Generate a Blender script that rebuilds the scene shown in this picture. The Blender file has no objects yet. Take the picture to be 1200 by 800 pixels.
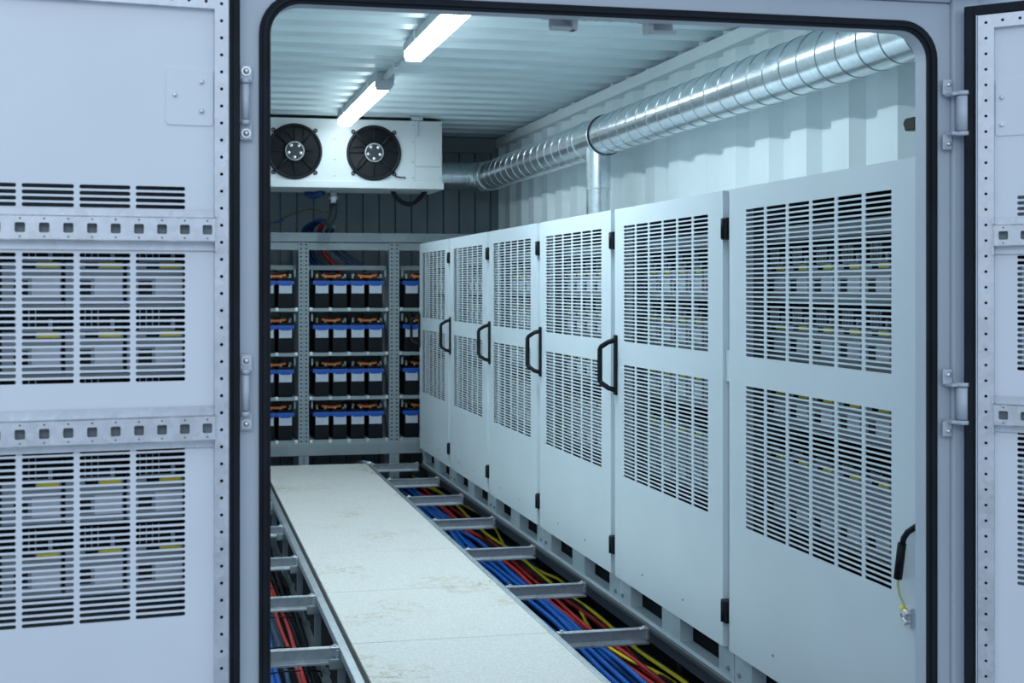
import bpy, bmesh, math, random
from mathutils import Vector, Matrix
random.seed(7)
PI = math.pi
C = bpy.context.scene.collection
ZB = 1.82                                   # height of the lens above the ground; every z below is measured from the lens

# ------------------------------------------------------------------ materials
def nodes(name):
    m = bpy.data.materials.new(name); m.use_nodes = True
    nt = m.node_tree; b = nt.nodes['Principled BSDF']
    return m, nt, b

def mat(name, col, rough=.45, metal=0., var=.06, scale=9., bump=0., bscale=60., emit=None, estr=0., spec=None):
    m, nt, b = nodes(name)
    b.inputs['Roughness'].default_value = rough; b.inputs['Metallic'].default_value = metal
    if spec is not None: b.inputs['Specular IOR Level'].default_value = spec
    tc = nt.nodes.new('ShaderNodeTexCoord')
    n = nt.nodes.new('ShaderNodeTexNoise'); n.inputs['Scale'].default_value = scale; n.inputs['Detail'].default_value = 4
    nt.links.new(tc.outputs['Object'], n.inputs['Vector'])
    r = nt.nodes.new('ShaderNodeValToRGB')
    r.color_ramp.elements[0].position = .3; r.color_ramp.elements[1].position = .7
    r.color_ramp.elements[0].color = [max(0, c*(1-var)) for c in col] + [1]
    r.color_ramp.elements[1].color = [min(1, c*(1+var)) for c in col] + [1]
    nt.links.new(n.outputs['Fac'], r.inputs['Fac']); nt.links.new(r.outputs['Color'], b.inputs['Base Color'])
    if bump:
        n2 = nt.nodes.new('ShaderNodeTexNoise'); n2.inputs['Scale'].default_value = bscale
        nt.links.new(tc.outputs['Object'], n2.inputs['Vector'])
        bp = nt.nodes.new('ShaderNodeBump'); bp.inputs['Strength'].default_value = bump; bp.inputs['Distance'].default_value = .01
        nt.links.new(n2.outputs['Fac'], bp.inputs['Height']); nt.links.new(bp.outputs['Normal'], b.inputs['Normal'])
    if emit:
        b.inputs['Emission Color'].default_value = list(emit)+[1]; b.inputs['Emission Strength'].default_value = estr
    return m

def galv_mat(name, col, rough):
    m, nt, b = nodes(name)
    b.inputs['Metallic'].default_value = .9
    tc = nt.nodes.new('ShaderNodeTexCoord')
    v = nt.nodes.new('ShaderNodeTexVoronoi'); v.inputs['Scale'].default_value = 70
    n = nt.nodes.new('ShaderNodeTexNoise'); n.inputs['Scale'].default_value = 14; n.inputs['Detail'].default_value = 6
    nt.links.new(tc.outputs['Object'], v.inputs['Vector']); nt.links.new(tc.outputs['Object'], n.inputs['Vector'])
    mx = nt.nodes.new('ShaderNodeMixRGB'); mx.inputs['Fac'].default_value = .7
    nt.links.new(v.outputs['Color'], mx.inputs[1]); nt.links.new(n.outputs['Fac'], mx.inputs[2])
    bw = nt.nodes.new('ShaderNodeRGBToBW'); nt.links.new(mx.outputs[0], bw.inputs[0])
    r = nt.nodes.new('ShaderNodeValToRGB')
    r.color_ramp.elements[0].position = .25; r.color_ramp.elements[1].position = .75
    r.color_ramp.elements[0].color = [c*.82 for c in col]+[1]; r.color_ramp.elements[1].color = [min(1, c*1.1) for c in col]+[1]
    nt.links.new(bw.outputs[0], r.inputs['Fac']); nt.links.new(r.outputs['Color'], b.inputs['Base Color'])
    mr = nt.nodes.new('ShaderNodeMapRange'); mr.inputs['To Min'].default_value = rough*.8; mr.inputs['To Max'].default_value = rough*1.25
    nt.links.new(bw.outputs[0], mr.inputs['Value']); nt.links.new(mr.outputs[0], b.inputs['Roughness'])
    return m

def tile_mat():
    m, nt, b = nodes('floor_tile_white')
    b.inputs['Roughness'].default_value = .5
    tc = nt.nodes.new('ShaderNodeTexCoord'); gp = nt.nodes.new('ShaderNodeNewGeometry')
    fine = nt.nodes.new('ShaderNodeTexNoise'); fine.inputs['Scale'].default_value = 90; fine.inputs['Detail'].default_value = 8
    nt.links.new(gp.outputs['Position'], fine.inputs['Vector'])
    base = nt.nodes.new('ShaderNodeValToRGB')
    base.color_ramp.elements[0].position = .35; base.color_ramp.elements[0].color = (.68, .67, .64, 1)
    base.color_ramp.elements[1].position = .65; base.color_ramp.elements[1].color = (.82, .80, .77, 1)
    nt.links.new(fine.outputs['Fac'], base.inputs['Fac'])
    big = nt.nodes.new('ShaderNodeTexNoise'); big.inputs['Scale'].default_value = 2.3; big.inputs['Detail'].default_value = 2
    nt.links.new(gp.outputs['Position'], big.inputs['Vector'])
    med = nt.nodes.new('ShaderNodeTexNoise'); med.inputs['Scale'].default_value = 26; med.inputs['Detail'].default_value = 9; med.inputs['Roughness'].default_value = .7
    nt.links.new(gp.outputs['Position'], med.inputs['Vector'])
    r1 = nt.nodes.new('ShaderNodeMapRange'); r1.inputs['From Min'].default_value = .53; r1.inputs['From Max'].default_value = .68; r1.clamp = True
    nt.links.new(big.outputs['Fac'], r1.inputs['Value'])
    r2 = nt.nodes.new('ShaderNodeMapRange'); r2.inputs['From Min'].default_value = .48; r2.inputs['From Max'].default_value = .66; r2.clamp = True
    nt.links.new(med.outputs['Fac'], r2.inputs['Value'])
    mu = nt.nodes.new('ShaderNodeMath'); mu.operation = 'MULTIPLY'
    nt.links.new(r1.outputs[0], mu.inputs[0]); nt.links.new(r2.outputs[0], mu.inputs[1])
    m2 = nt.nodes.new('ShaderNodeMath'); m2.operation = 'MULTIPLY'; m2.inputs[1].default_value = .95
    nt.links.new(mu.outputs[0], m2.inputs[0])
    mx = nt.nodes.new('ShaderNodeMixRGB'); mx.inputs[2].default_value = (.46, .37, .20, 1)
    nt.links.new(m2.outputs[0], mx.inputs['Fac']); nt.links.new(base.outputs['Color'], mx.inputs[1])
    nt.links.new(mx.outputs[0], b.inputs['Base Color'])
    return m

M = dict(
    wall=mat('white_wall_paint', (.77, .85, .88), .5, var=.03, scale=2),
    ceil=mat('ceiling_paint', (.64, .75, .79), .34, var=.04, scale=2),
    back=mat('grey_back_wall', (.22, .27, .30), .55, var=.06, scale=3),
    floor=mat('dark_floor', (.035, .042, .05), .8, var=.3, scale=5),
    frame=mat('frame_grey', (.50, .56, .63), .45, var=.04, scale=4),
    door=mat('door_panel_white', (.74, .78, .84), .42, var=.025, scale=3),
    doorback=mat('door_outer_white', (.72, .76, .82), .5),
    strip=galv_mat('zinc_strip', (.66, .69, .74), .5),
    cab=mat('cabinet_white', (.66, .745, .80), .36, var=.025, scale=3),
    cabin=mat('cabinet_inside', (.16, .19, .22), .6),
    base=mat('plinth_paint', (.52, .61, .66), .5, var=.05),
    rubber=mat('black_rubber', (.009, .012, .018), .7, var=.3, spec=.25),
    black=mat('black_plastic', (.008, .010, .014), .5, var=.2, spec=.22),
    dark=mat('dark_void', (.007, .009, .012), .8, spec=.1),
    galv=galv_mat('galvanised_duct', (.74, .80, .83), .24),
    steel=galv_mat('galvanised_steel', (.62, .67, .70), .42),
    ridge=galv_mat('duct_seam', (.36, .42, .46), .3),
    rack=mat('rack_grey', (.28, .34, .37), .5, var=.05, scale=6),
    rackpl=mat('rack_beam_plate', (.26, .31, .34), .5, var=.05, scale=6),
    tile=tile_mat(),
    gap=mat('floor_gap_shade', (.02, .022, .025), .7),
    acw=mat('cooler_white', (.56, .61, .63), .4, var=.02, scale=3),
    bolt=galv_mat('bolt_zinc', (.72, .75, .78), .35),
    batt=mat('battery_case', (.006, .009, .013), .55, var=.2, spec=.18),
    lid=mat('battery_blue', (.01, .09, .45), .4, var=.1),
    label=mat('white_label', (.52, .58, .68), .5, var=.05, scale=40),
    orange=mat('orange_cover', (.80, .20, .03), .45, var=.1),
    yellow=mat('yellow_plastic', (.72, .60, .04), .45, var=.1),
    knob=mat('pale_cap', (.40, .45, .45), .45),
    cblue=mat('cable_blue', (.004, .10, .42), .38, var=.12),
    cteal=mat('cable_dark_blue', (.015, .05, .12), .42, var=.1),
    colive=mat('wire_olive', (.16, .18, .05), .5), cnavy=mat('cable_navy', (.006, .035, .16), .4),
    cred=mat('cable_red', (.40, .025, .022), .4, var=.1),
    cyel=mat('cable_yellow', (.85, .68, .02), .4, var=.08),
    cblk=mat('cable_black', (.010, .012, .016), .55, var=.2, spec=.2),
    modg=mat('module_grey', (.30, .34, .39), .5, var=.05),
    modl=mat('module_label', (.62, .66, .74), .5, var=.04, scale=30),
    lamp=mat('lamp_diffuser', (.9, .95, 1), .4, emit=(.84, .96, 1.0), estr=9),
    lampend=mat('lamp_end_grey', (.42, .47, .49), .5),
)

# ------------------------------------------------------------------ mesh builder
ORG = {}
class MB:
    """collects shapes (lens-relative world coordinates), then links them as one mesh object"""
    def __init__(s, F=None):
        s.v = []; s.f = []; s.mi = []; s.sm = []; s.F = F; s.cur = 0
    def p(s, co):
        if s.F: co = s.F(*co)
        s.v.append(Vector(co)); return len(s.v)-1
    def face(s, idx, smooth=False):
        s.f.append(tuple(idx)); s.mi.append(s.cur); s.sm.append(smooth)
    def box(s, x0, x1, y0, y1, z0, z1, bev=0.):
        if bev <= 0:
            i = [s.p((x, y, z)) for x in (x0, x1) for y in (y0, y1) for z in (z0, z1)]
            for q in ((0,1,3,2),(4,6,7,5),(0,4,5,1),(2,3,7,6),(0,2,6,4),(1,5,7,3)): s.face([i[k] for k in q])
            return s
        bm = bmesh.new(); bmesh.ops.create_cube(bm, size=1)
        for v in bm.verts:
            v.co = Vector(((x0+x1)/2+v.co.x*(x1-x0), (y0+y1)/2+v.co.y*(y1-y0), (z0+z1)/2+v.co.z*(z1-z0)))
        bmesh.ops.bevel(bm, geom=bm.edges[:], offset=bev, segments=2, profile=.6, affect='EDGES')
        return s.bm(bm)
    def bm(s, bm, smooth=False):
        base = [s.p(v.co) for v in bm.verts]; bm.verts.index_update()
        for f in bm.faces: s.face([base[v.index] for v in f.verts], smooth)
        bm.free(); return s
    def prism(s, poly, fn, a, b, smooth=False, caps=True):
        """poly: list of (u,w); fn(u,w,t) -> point; extruded t from a to b"""
        A = [s.p(fn(u, w, a)) for u, w in poly]; B = [s.p(fn(u, w, b)) for u, w in poly]
        n = len(poly)
        for k in range(n): s.face((A[k], A[(k+1) % n], B[(k+1) % n], B[k]), smooth)
        if caps: s.face(A[::-1]); s.face(B)
        return s
    def strip(s, prof, fn, a, b, smooth=False):
        A = [s.p(fn(u, w, a)) for u, w in prof]; B = [s.p(fn(u, w, b)) for u, w in prof]
        for k in range(len(prof)-1): s.face((A[k], A[k+1], B[k+1], B[k]), smooth)
        return s
    def cyl(s, p0, p1, r0, r1=None, n=16, caps=True, smooth=True):
        r1 = r0 if r1 is None else r1
        p0 = Vector(p0); p1 = Vector(p1); d = (p1-p0).normalized()
        a = d.orthogonal().normalized(); b = d.cross(a)
        A = []; B = []
        for k in range(n):
            t = 2*PI*k/n; o = a*math.cos(t)+b*math.sin(t)
            A.append(s.p(p0+o*r0)); B.append(s.p(p1+o*r1))
        for k in range(n): s.face((A[k], A[(k+1) % n], B[(k+1) % n], B[k]), smooth)
        if caps: s.face(A[::-1]); s.face(B)
        return s
    def tube(s, pts, r, n=8, caps=True):
        pts = [Vector(q) for q in pts]; rings = []; a = None
        for i, q in enumerate(pts):
            d = (pts[min(i+1, len(pts)-1)]-pts[max(i-1, 0)]).normalized()
            if a is None: a = d.orthogonal().normalized()
            else:
                a = a-d*a.dot(d); a = a.normalized() if a.length > 1e-6 else d.orthogonal().normalized()
            b = d.cross(a)
            rr = r[i] if isinstance(r, (list, tuple)) else r
            rings.append([s.p(q+(a*math.cos(2*PI*k/n)+b*math.sin(2*PI*k/n))*rr) for k in range(n)])
        for A, B in zip(rings, rings[1:]):
            for k in range(n): s.face((A[k], A[(k+1) % n], B[(k+1) % n], B[k]), True)
        if caps: s.face(rings[0][::-1]); s.face(rings[-1])
        return s
    def torus(s, c, ax, R, r, n=32, m=8):
        c = Vector(c); d = Vector(ax).normalized(); a = d.orthogonal().normalized(); b = d.cross(a); rings = []
        for k in range(n):
            t = 2*PI*k/n; o = a*math.cos(t)+b*math.sin(t)
            rings.append([s.p(c+o*(R+r*math.cos(2*PI*j/m))+d*r*math.sin(2*PI*j/m)) for j in range(m)])
        for k in range(n):
            A = rings[k]; B = rings[(k+1) % n]
            for j in range(m): s.face((A[j], A[(j+1) % m], B[(j+1) % m], B[j]), True)
        return s
    def dome(s, c, ax, r, h, n=12):
        c = Vector(c); d = Vector(ax).normalized(); a = d.orthogonal().normalized(); b = d.cross(a); rings = []
        for q in (0, .35, .7, 1):
            rr = r*math.cos(q*PI/2*.92); hh = h*math.sin(q*PI/2)
            rings.append([s.p(c+(a*math.cos(2*PI*k/n)+b*math.sin(2*PI*k/n))*rr+d*hh) for k in range(n)])
        for A, B in zip(rings, rings[1:]):
            for k in range(n): s.face((A[k], A[(k+1) % n], B[(k+1) % n], B[k]), True)
        s.face(rings[-1]); return s
    def sheet(s, ub, vb, hole, fn, t):
        """perforated plate: fn(u,v,w)->point, w=0 front, w=t back; hole(i,j)->polygon inside the cell or None"""
        nu = len(ub)-1; nv = len(vb)-1
        for i in range(nu):
            for j in range(nv):
                u0, u1, v0, v1 = ub[i], ub[i+1], vb[j], vb[j+1]
                poly = hole(i, j, u0, u1, v0, v1)
                if poly is None:
                    for w in (0, t):
                        q = [s.p(fn(u, v, w)) for u, v in ((u0, v0), (u1, v0), (u1, v1), (u0, v1))]
                        s.face(q if w == 0 else q[::-1])
                    continue
                n = len(poly); k4 = n//4
                rim = []
                for w in (0, t):
                    o = [s.p(fn(u, v, w)) for u, v in ((u0, v0), (u1, v0), (u1, v1), (u0, v1))]
                    P = [s.p(fn(u, v, w)) for u, v in poly]; rim.append(P)
                    fs = []
                    for cnr in range(4):
                        for m in range(k4-1): fs.append((o[cnr], P[cnr*k4+m+1], P[cnr*k4+m]))
                        nx = (cnr+1) % 4
                        fs.append((o[cnr], o[nx], P[nx*k4], P[cnr*k4+k4-1]))
                    for f in fs: s.face(f if w == 0 else f[::-1])
                for k in range(n): s.face((rim[0][k], rim[0][(k+1) % n], rim[1][(k+1) % n], rim[1][k]))
        U0, U1, V0, V1 = ub[0], ub[-1], vb[0], vb[-1]
        for (a, b) in (((U0, V0), (U1, V0)), ((U1, V0), (U1, V1)), ((U1, V1), (U0, V1)), ((U0, V1), (U0, V0))):
            s.face([s.p(fn(*q)) for q in ((a[0], a[1], 0), (a[0], a[1], t), (b[0], b[1], t), (b[0], b[1], 0))])
        return s
    def build(s, name, material, parent=None, bevel=0., origin=None, fixn=True):
        if parent is not None: org = ORG[parent.name]
        elif origin is not None: org = Vector(origin)
        else:
            lo = [min(v[k] for v in s.v) for k in range(3)]; hi = [max(v[k] for v in s.v) for k in range(3)]
            org = Vector(((lo[0]+hi[0])/2, (lo[1]+hi[1])/2, lo[2]))
        me = bpy.data.meshes.new(name)
        me.from_pydata([v-org for v in s.v], [], s.f)
        mats = material if isinstance(material, (list, tuple)) else [material]
        for mm in mats: me.materials.append(mm)
        me.polygons.foreach_set('material_index', s.mi)
        me.polygons.foreach_set('use_smooth', s.sm)
        if fixn:
            b = bmesh.new(); b.from_mesh(me)
            bmesh.ops.remove_doubles(b, verts=b.verts[:], dist=1e-6)
            bmesh.ops.recalc_face_normals(b, faces=b.faces[:]); b.to_mesh(me); b.free()
        me.update()
        o = bpy.data.objects.new(name, me); C.objects.link(o)
        if parent is not None: o.parent = parent
        else: o.location = org+Vector((0, 0, ZB))
        ORG[o.name] = org
        if bevel:
            md = o.modifiers.new('edge_bevel', 'BEVEL'); md.width = bevel; md.segments = 2; md.limit_method = 'ANGLE'
        return o

def tag(o, label=None, cat=None, group=None, kind=None):
    if label: o['label'] = label
    if cat: o['category'] = cat
    if group: o['group'] = group
    if kind: o['kind'] = kind
    return o
def thing(name, loc, label, cat, group=None, kind=None):
    o = bpy.data.objects.new(name, None); C.objects.link(o)
    o.empty_display_size = .1
    o.location = (loc[0], loc[1], loc[2]+ZB); ORG[o.name] = Vector(loc)
    return tag(o, label, cat, group, kind)
def dup(root, loc, rz=0., label=None, group=None, sc=1.):
    r = root.copy(); C.objects.link(r); r.location = (loc[0], loc[1], loc[2]+ZB); r.rotation_euler = (0, 0, rz); r.scale = (sc,)*3
    if label: r['label'] = label
    if group: r['group'] = group
    for ch in list(root.children):
        c = ch.copy(); C.objects.link(c); c.parent = r
        for g in ch.children:
            d = g.copy(); C.objects.link(d); d.parent = c
    return r
def struct(o): o['kind'] = 'structure'; return o

def rpoly(u0, u1, v0, v1, r, k=2):
    """rounded rectangle, k points per corner, anticlockwise from (u0,v0)"""
    r = min(r, (u1-u0)/2-1e-5, (v1-v0)/2-1e-5); out = []
    for (cu, cv, a0) in ((u0+r, v0+r, PI), (u1-r, v0+r, 1.5*PI), (u1-r, v1-r, 0), (u0+r, v1-r, .5*PI)):
        for m in range(k):
            a = a0+(PI/2)*(m/(k-1) if k > 1 else .5)
            out.append((cu+r*math.cos(a), cv+r*math.sin(a)))
    return out
ORD = ['first', 'second', 'third', 'fourth', 'fifth', 'sixth', 'seventh', 'eighth', 'ninth']
XY = lambda x, y, z: (x, y, z)

# ------------------------------------------------------------------ room shell
XW, YB, ZC, ZF, ZT = 2.90, 10.92, 1.354, -1.82, -1.45
YF = 2.75                                    # front face of the door frame
b = MB(); b.box(.04, 3.0, 2.82, 11.05, ZF-.06, ZF); struct(b.build('floor', M['floor']))
# corrugated ceiling
prof = []; y = 2.80
while y < 11.0:
    for dy, dz in ((0, 0), (.120, 0), (.144, .050), (.264, .050)): prof.append((y+dy, ZC+dz))
    y += .288
b = MB(); b.strip(prof, lambda u, w, t: (t, u, w), .04, 3.0)
o = struct(b.build('ceiling', M['ceil'])); md = o.modifiers.new('s', 'SOLIDIFY'); md.thickness = .004
# corrugated right wall
prof = []; y = 2.72
while y < 11.1:
    for dy, dx in ((0, 0), (.150, 0), (.205, .050), (.317, .050)): prof.append((y+dy, XW+dx))
    y += .372
b = MB(); b.strip(prof, lambda u, w, t: (w, u, t), ZF, ZC+.06)
o = struct(b.build('wall_right', M['wall'])); o.modifiers.new('s', 'SOLIDIFY').thickness = .004
prof = [(y_, .10-dx) for y_, dx in [(p[0], p[1]-XW) for p in prof]]
b = MB(); b.strip(prof, lambda u, w, t: (w, u, t), ZF, ZC+.04)
o = struct(b.build('wall_left', M['wall'])); o.modifiers.new('s', 'SOLIDIFY').thickness = .004
# back wall: grey planks with narrow grooves
prof = []; x = .04
while x < 2.9:
    for dx, dy in ((0, 0), (.135, 0), (.138, .03), (.144, .03)): prof.append((x+dx, YB+dy))
    x += .147
b = MB(); b.strip(prof, lambda u, w, t: (u, w, t), ZF, ZC+.04)
o = struct(b.build('wall_back', M['back'])); o.modifiers.new('s', 'SOLIDIFY').thickness = .004
# ceiling rails
b = MB(); b.box(2.855, 2.985, 2.86, YB-.01, 1.262, 1.336, .004)
struct(b.build('trim_1', M['wall']))
b = MB(); b.box(.062, .15, 2.86, YB-.01, 1.262, 1.336, .004)
struct(b.build('trim_2', M['wall']))
b = MB(); b.box(2.2, 2.85, YB-.09, YB-.005, 1.21, 1.34, .004)
struct(b.build('trim_3', M['back']))

# front wall with the doorway, its frame and gasket
def ring(inner, outer, y0, y1, mb):
    """plate between two rounded loops in the XZ plane"""
    n = len(inner)
    A = [mb.p((x, y0, z)) for x, z in inner]; B = [mb.p((x, y0, z)) for x, z in outer]
    A2 = [mb.p((x, y1, z)) for x, z in inner]; B2 = [mb.p((x, y1, z)) for x, z in outer]
    for k in range(n):
        j = (k+1) % n
        mb.face((A[k], A[j], B[j], B[k])); mb.face((A2[k], B2[k], B2[j], A2[j]))
        mb.face((A[k], A2[k], A2[j], A[j])); mb.face((B[k], B[j], B2[j], B2[k]))
OX0, OX1, OZ0, OZ1 = .208, 1.818, -1.52, .629
K = 9
inn = rpoly(OX0, OX1, OZ0, OZ1, .070, K)
gas = rpoly(OX0-.0245, OX1+.0265, OZ0-.025, OZ1+.0235, .094, K)
outr = rpoly(.135, 1.884, -1.72, .70, .004, K)
b = MB(); ring(inn, outr, YF, YF+.045, b)
struct(b.build('trim_4', M['frame'], bevel=.002))
b = MB()
gin = rpoly(OX0+.001, OX1-.001, OZ0+.001, OZ1-.001, .070, K)
ring(gin, gas, YF-.010, YF-.0005, b)
g2i = rpoly(OX0-.006, OX1+.007, OZ0-.006, OZ1+.006, .076, K); g2o = rpoly(OX0-.016, OX1+.018, OZ0-.016, OZ1+.015, .086, K)
ring(g2i, g2o, YF-.016, YF-.009, b)
o = b.build('door_gasket', M['rubber'], bevel=.002)
tag(o, 'black rubber seal running around the doorway opening', 'seal')
# posts and header of the container end
b = MB(); b.box(1.885, 1.955, YF-.012, YF+.07, ZF+.005, 1.40, .005); struct(b.build('trim_5', M['frame']))
b = MB(); b.box(.075, .134, YF-.004, YF+.07, ZF+.005, 1.40, .005); struct(b.build('trim_6', M['frame']))
b = MB(); b.box(.136, 1.884, YF-.006, YF+.05, .702, .735, .006); b.box(.136, 1.884, YF+.012, YF+.05, .735, 1.40); struct(b.build('trim_7', M['frame']))
b = MB(); b.box(.05, 1.99, YF-.075, YF-.013, .722, .80, .006); struct(b.build('trim_8', M['frame']))
b = MB(); b.box(1.956, 3.0, YF, YF+.045, ZF+.005, 1.44); b.box(.05, .074, YF, YF+.045, ZF+.005, 1.44)
b.box(.136, 1.884, YF, YF+.045, ZF+.005, -1.721)
struct(b.build('wall_front', M['frame']))

# ------------------------------------------------------------------ container doors (open)
def dots(ub, vb, c, r, n=3):
    return None
def make_door(name, P, d, nrm, S, label, hinge_z, hx):
    """S: measured layout in metres along the door from its hinge edge"""
    W = S['W']; T = .684; Bm = -1.56
    def F(s, n, z): return (P[0]+d[0]*s+nrm[0]*n, P[1]+d[1]*s+nrm[1]*n, z)
    t = thing(name, (P[0]+d[0]*W/2, P[1]+d[1]*W/2, Bm), label, 'door', kind='structure')
    # outer skin shell around the panel
    b = MB(F); b.box(.004, W, -.062, -.055, Bm, T, 0); b.box(.004, S['p0']-.006, -.055, -.001, Bm, T); b.box(S['p0']-.006, W, -.055, -.001, S['top']+.01, T)
    b.box(W-.02, W, -.055, -.001, Bm, S['top']+.01); b.box(S['p0']-.006, W-.02, -.055, -.001, Bm, Bm+.03)
    # the skin behind the vents stays open so that the equipment cabinet shows through
    b = MB(F); b.box(.004, S['p0']-.006, -.045, -.001, Bm, T); b.box(S['p0']-.006, W, -.045, -.001, S['top']+.008, T)
    b.box(W-.02, W, -.045, -.001, Bm, S['top']+.008); b.box(S['p0']-.006, W-.02, -.045, -.001, Bm, Bm+.03)
    b.build('door_edge', M['doorback'], t)
    # panel with vent slots
    ncol, cp, cl, v0 = S['ncol'], S['cp'], S['cl'], S['v0']
    ub = [S['p0']-.006, v0-(cp-cl)/2]+[v0-(cp-cl)/2+cp*(i+1) for i in range(ncol)]+[W-.02]
    vb = [Bm+.03]; holes = {}
    for (zt, nr) in S['blocks'][::-1]:
        z0 = zt-(nr-1)*S['rp']-S['rh']/2-S['rp']*.0
        zb = zt-S['rh']/2-(nr-1)*S['rp']-(S['rp']-S['rh'])/2
        vb.append(zb)
        for k in range(nr):
            holes[len(vb)-1] = 1; vb.append(zb+S['rp']*(k+1))
    vb.append(S['top']+.008)
    def hole(i, j, u0, u1, a, c):
        if j in holes and 1 <= i <= ncol:
            g = (cp-cl)/2; h = (S['rp']-S['rh'])/2
            return rpoly(u0+g, u1-g, a+h, c-h, S['rh']*.46, 4)
        return None
    b = MB(F); b.sheet(ub, vb, hole, lambda u, v, w: (u, w, v), -.003); b.build('vent_panel', M['door'], t, fixn=False)
    # perforated zinc frame: vertical strip and top strip
    def hstrip(u0, u1, z0, z1, p, vertical, n0):
        b = MB(F)
        if vertical:
            vb = [z1]; z = z1
            cells = int((z1-z0)/p); vb = [z0]+[z1-p*(cells-k) for k in range(0, cells+1)]
            vb = sorted(set(round(q, 6) for q in vb)); ub = [u0, u1]
        else:
            cells = int((u1-u0)/p); ub = [u0+p*k for k in range(cells+1)]; vb = [z0, z1]
        def hl(i, j, a0, a1, c0, c1):
            cu, cv = (a0+a1)/2, (c0+c1)/2
            if min(a1-a0, c1-c0) < .016: return None
            return rpoly(cu-.0036, cu+.0036, cv-.0036, cv+.0036, .0036, 4)
        b.sheet(ub, vb, hl, lambda u, v, w: (u, n0+w, v), -.004)
        return b, ub, vb
    s0, s1 = S['s0'], S['s1']
    b, ub, vb = hstrip(s0, s1, Bm, S['stop'], S['dp'], True, .018)
    st = b
    b2, _, _ = hstrip(s1, W, S['top'], S['stop'], S['dp'], False, .0178)
    off = len(st.v); st.v += b2.v; st.f += [tuple(i+off for i in f) for f in b2.f]; st.mi += b2.mi; st.sm += b2.sm
    st.box(s1-.003, s1, .0, .014, Bm, S['top']); st.box(s1, W, .0, .014, S['top'], S['top']+.003)
    st.box(s0, s0+.003, .0, .014, Bm, S['stop']); st.box(s0, W, .0, .014, S['stop']-.003, S['stop'])
    st.build('perforated_frame', M['strip'], t, fixn=False)
    b = MB(F); b.box(s0+.004, s1-.004, .001, .004, Bm, S['stop']-.004); b.box(s1, W, .001, .004, S['top']+.004, S['stop']-.004)
    b.build('frame_hole_shade', M['dark'], t)  # dark sheet added behind the perforations to paint the shade in them
    # seal around the door edge
    b = MB(F); b.box(.001, s0-.005, 0, .012, Bm, T, .003); b.box(.001, W, 0, .0118, S['stop']+.003, T, .003)
    b.box(.004, s0-.011, .011, .017, Bm, T-.003, .002)
    b.build('door_seal', M['rubber'], t)
    if S.get('lip'):
        b = MB(F); b.box(s0-.0045, s0-.002, 0, .014, Bm, S['stop']+.002); b.build('seal_retainer', M['doorback'], t)
    # punched cross bars
    for (zf, zt, zb, zl) in S['bars']:
        b = MB(F); n0 = .030; e = s1 + .001
        cells = int((W-.06-e)/S['sp']); st0 = S['sq0']-S['sp']/2
        hz = (zt+zb)/2; q = .0102
        ub = [e, st0] + [st0+S['sp']*(k+1) for k in range(cells)]
        if ub[1] <= ub[0]+1e-4: ub = [ub[0]]+ub[2:]; first = 0
        vb = [zb, hz-.0145, hz+.0145, zt]
        def hl(i, j, a0, a1, c0, c1):
            if a1-a0 < .030: return None
            cu, cv = (a0+a1)/2 if abs((a1-a0)-S['sp']) < 1e-4 else a1-S['sp']/2, (c0+c1)/2
            if j == 1: return rpoly(cu-q, cu+q, cv-q, cv+q, .003, 3)
            cv = hz+.0185*(1 if j == 2 else -1)
            return rpoly(cu-.002, cu+.002, cv-.002, cv+.002, .002, 3)
        b.sheet(ub, vb, hl, lambda u, v, w: (u, n0+w, v), -.0025)
        E1 = ub[-1]
        b.box(e, E1, .006, n0, zt-.0025, zt); b.box(e, E1, .006, n0, zb, zb+.0025)
        b.box(e, E1, .004, .0065, zt, zf); b.box(e, E1, .004, .0065, zl, zb)
        b.box(e-.004, e, .004, n0+.002, zt+.002, zf+.002); b.box(e-.004, e, .004, n0+.002, zl-.002, zb-.002)
        bar = b.build('cross_bar', M['strip'], t, fixn=False)
        b = MB(F); b.box(e, E1, .0065, .009, zb+.003, zt-.003); b.build('bar_backing', M['rackpl'], bar)
    # corner plate with domed bolts
    pz0, pz1, pu = S['plate']
    b = MB(F); b.prism(rpoly(s1+.001, pu, pz0, pz1, .008, 4), lambda u, w, q: (u, q, w), .0005, .0035)
    pl = b.build('corner_plate', M['door'], t, bevel=.0008)
    for (bu, bz) in S['bolts']:
        b = MB(F); b.cyl((bu, .0035, bz), (bu, .005, bz), .0068, n=16); b.dome((bu, .005, bz), (0, 1, 0), .006, .0045); b.build('bolt', M['bolt'], pl)
    return t, F

a = math.radians(6.65)
PL = (.1404, 2.72); dL = (-math.cos(a), -math.sin(a)); nL = (math.sin(a), -math.cos(a))
SL = dict(W=.86, p0=.057, top=.598, stop=.628, s0=.0275, s1=.057, dp=.0367, ncol=6, cp=.1153, cl=.1045, v0=.1175, rp=.01320, rh=.0085,
          blocks=[(.2105, 4), (.0665, 21), (-.3455, 28)], bars=[(.164, .148, .096, .078), (-.257, -.275, -.329, -.345)],
          sp=.0477, sq0=.0745, plate=(.347, .469, .159), bolts=[(.140, .411), (.083, .441), (.083, .378)])
doorL, FL = make_door('door_1', PL, dL, nL, SL, 'white left door standing wide open, with vent slots and two punched zinc bars', None, None)
ang = math.atan2(1, 1.074)
PR = (1.8957+.004, 2.716); dR = (math.cos(ang), -math.sin(ang)); nR = (-math.sin(ang), -math.cos(ang))
SR = dict(SL, W=.86, p0=.069, s0=.033, s1=.069, top=.625, stop=.657, v0=.1175, sq0=.0905, dp=.0376,
          blocks=[(.2145, 4), (.0710, 21), (-.3505, 28)], bars=[(.165, .149, .097, .079), (-.264, -.281, -.333, -.349)], rp=.01335,
          plate=(.364, .50, .172), bolts=[(.084, .456), (.084, .390), (.145, .423)], lip=True)
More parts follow.
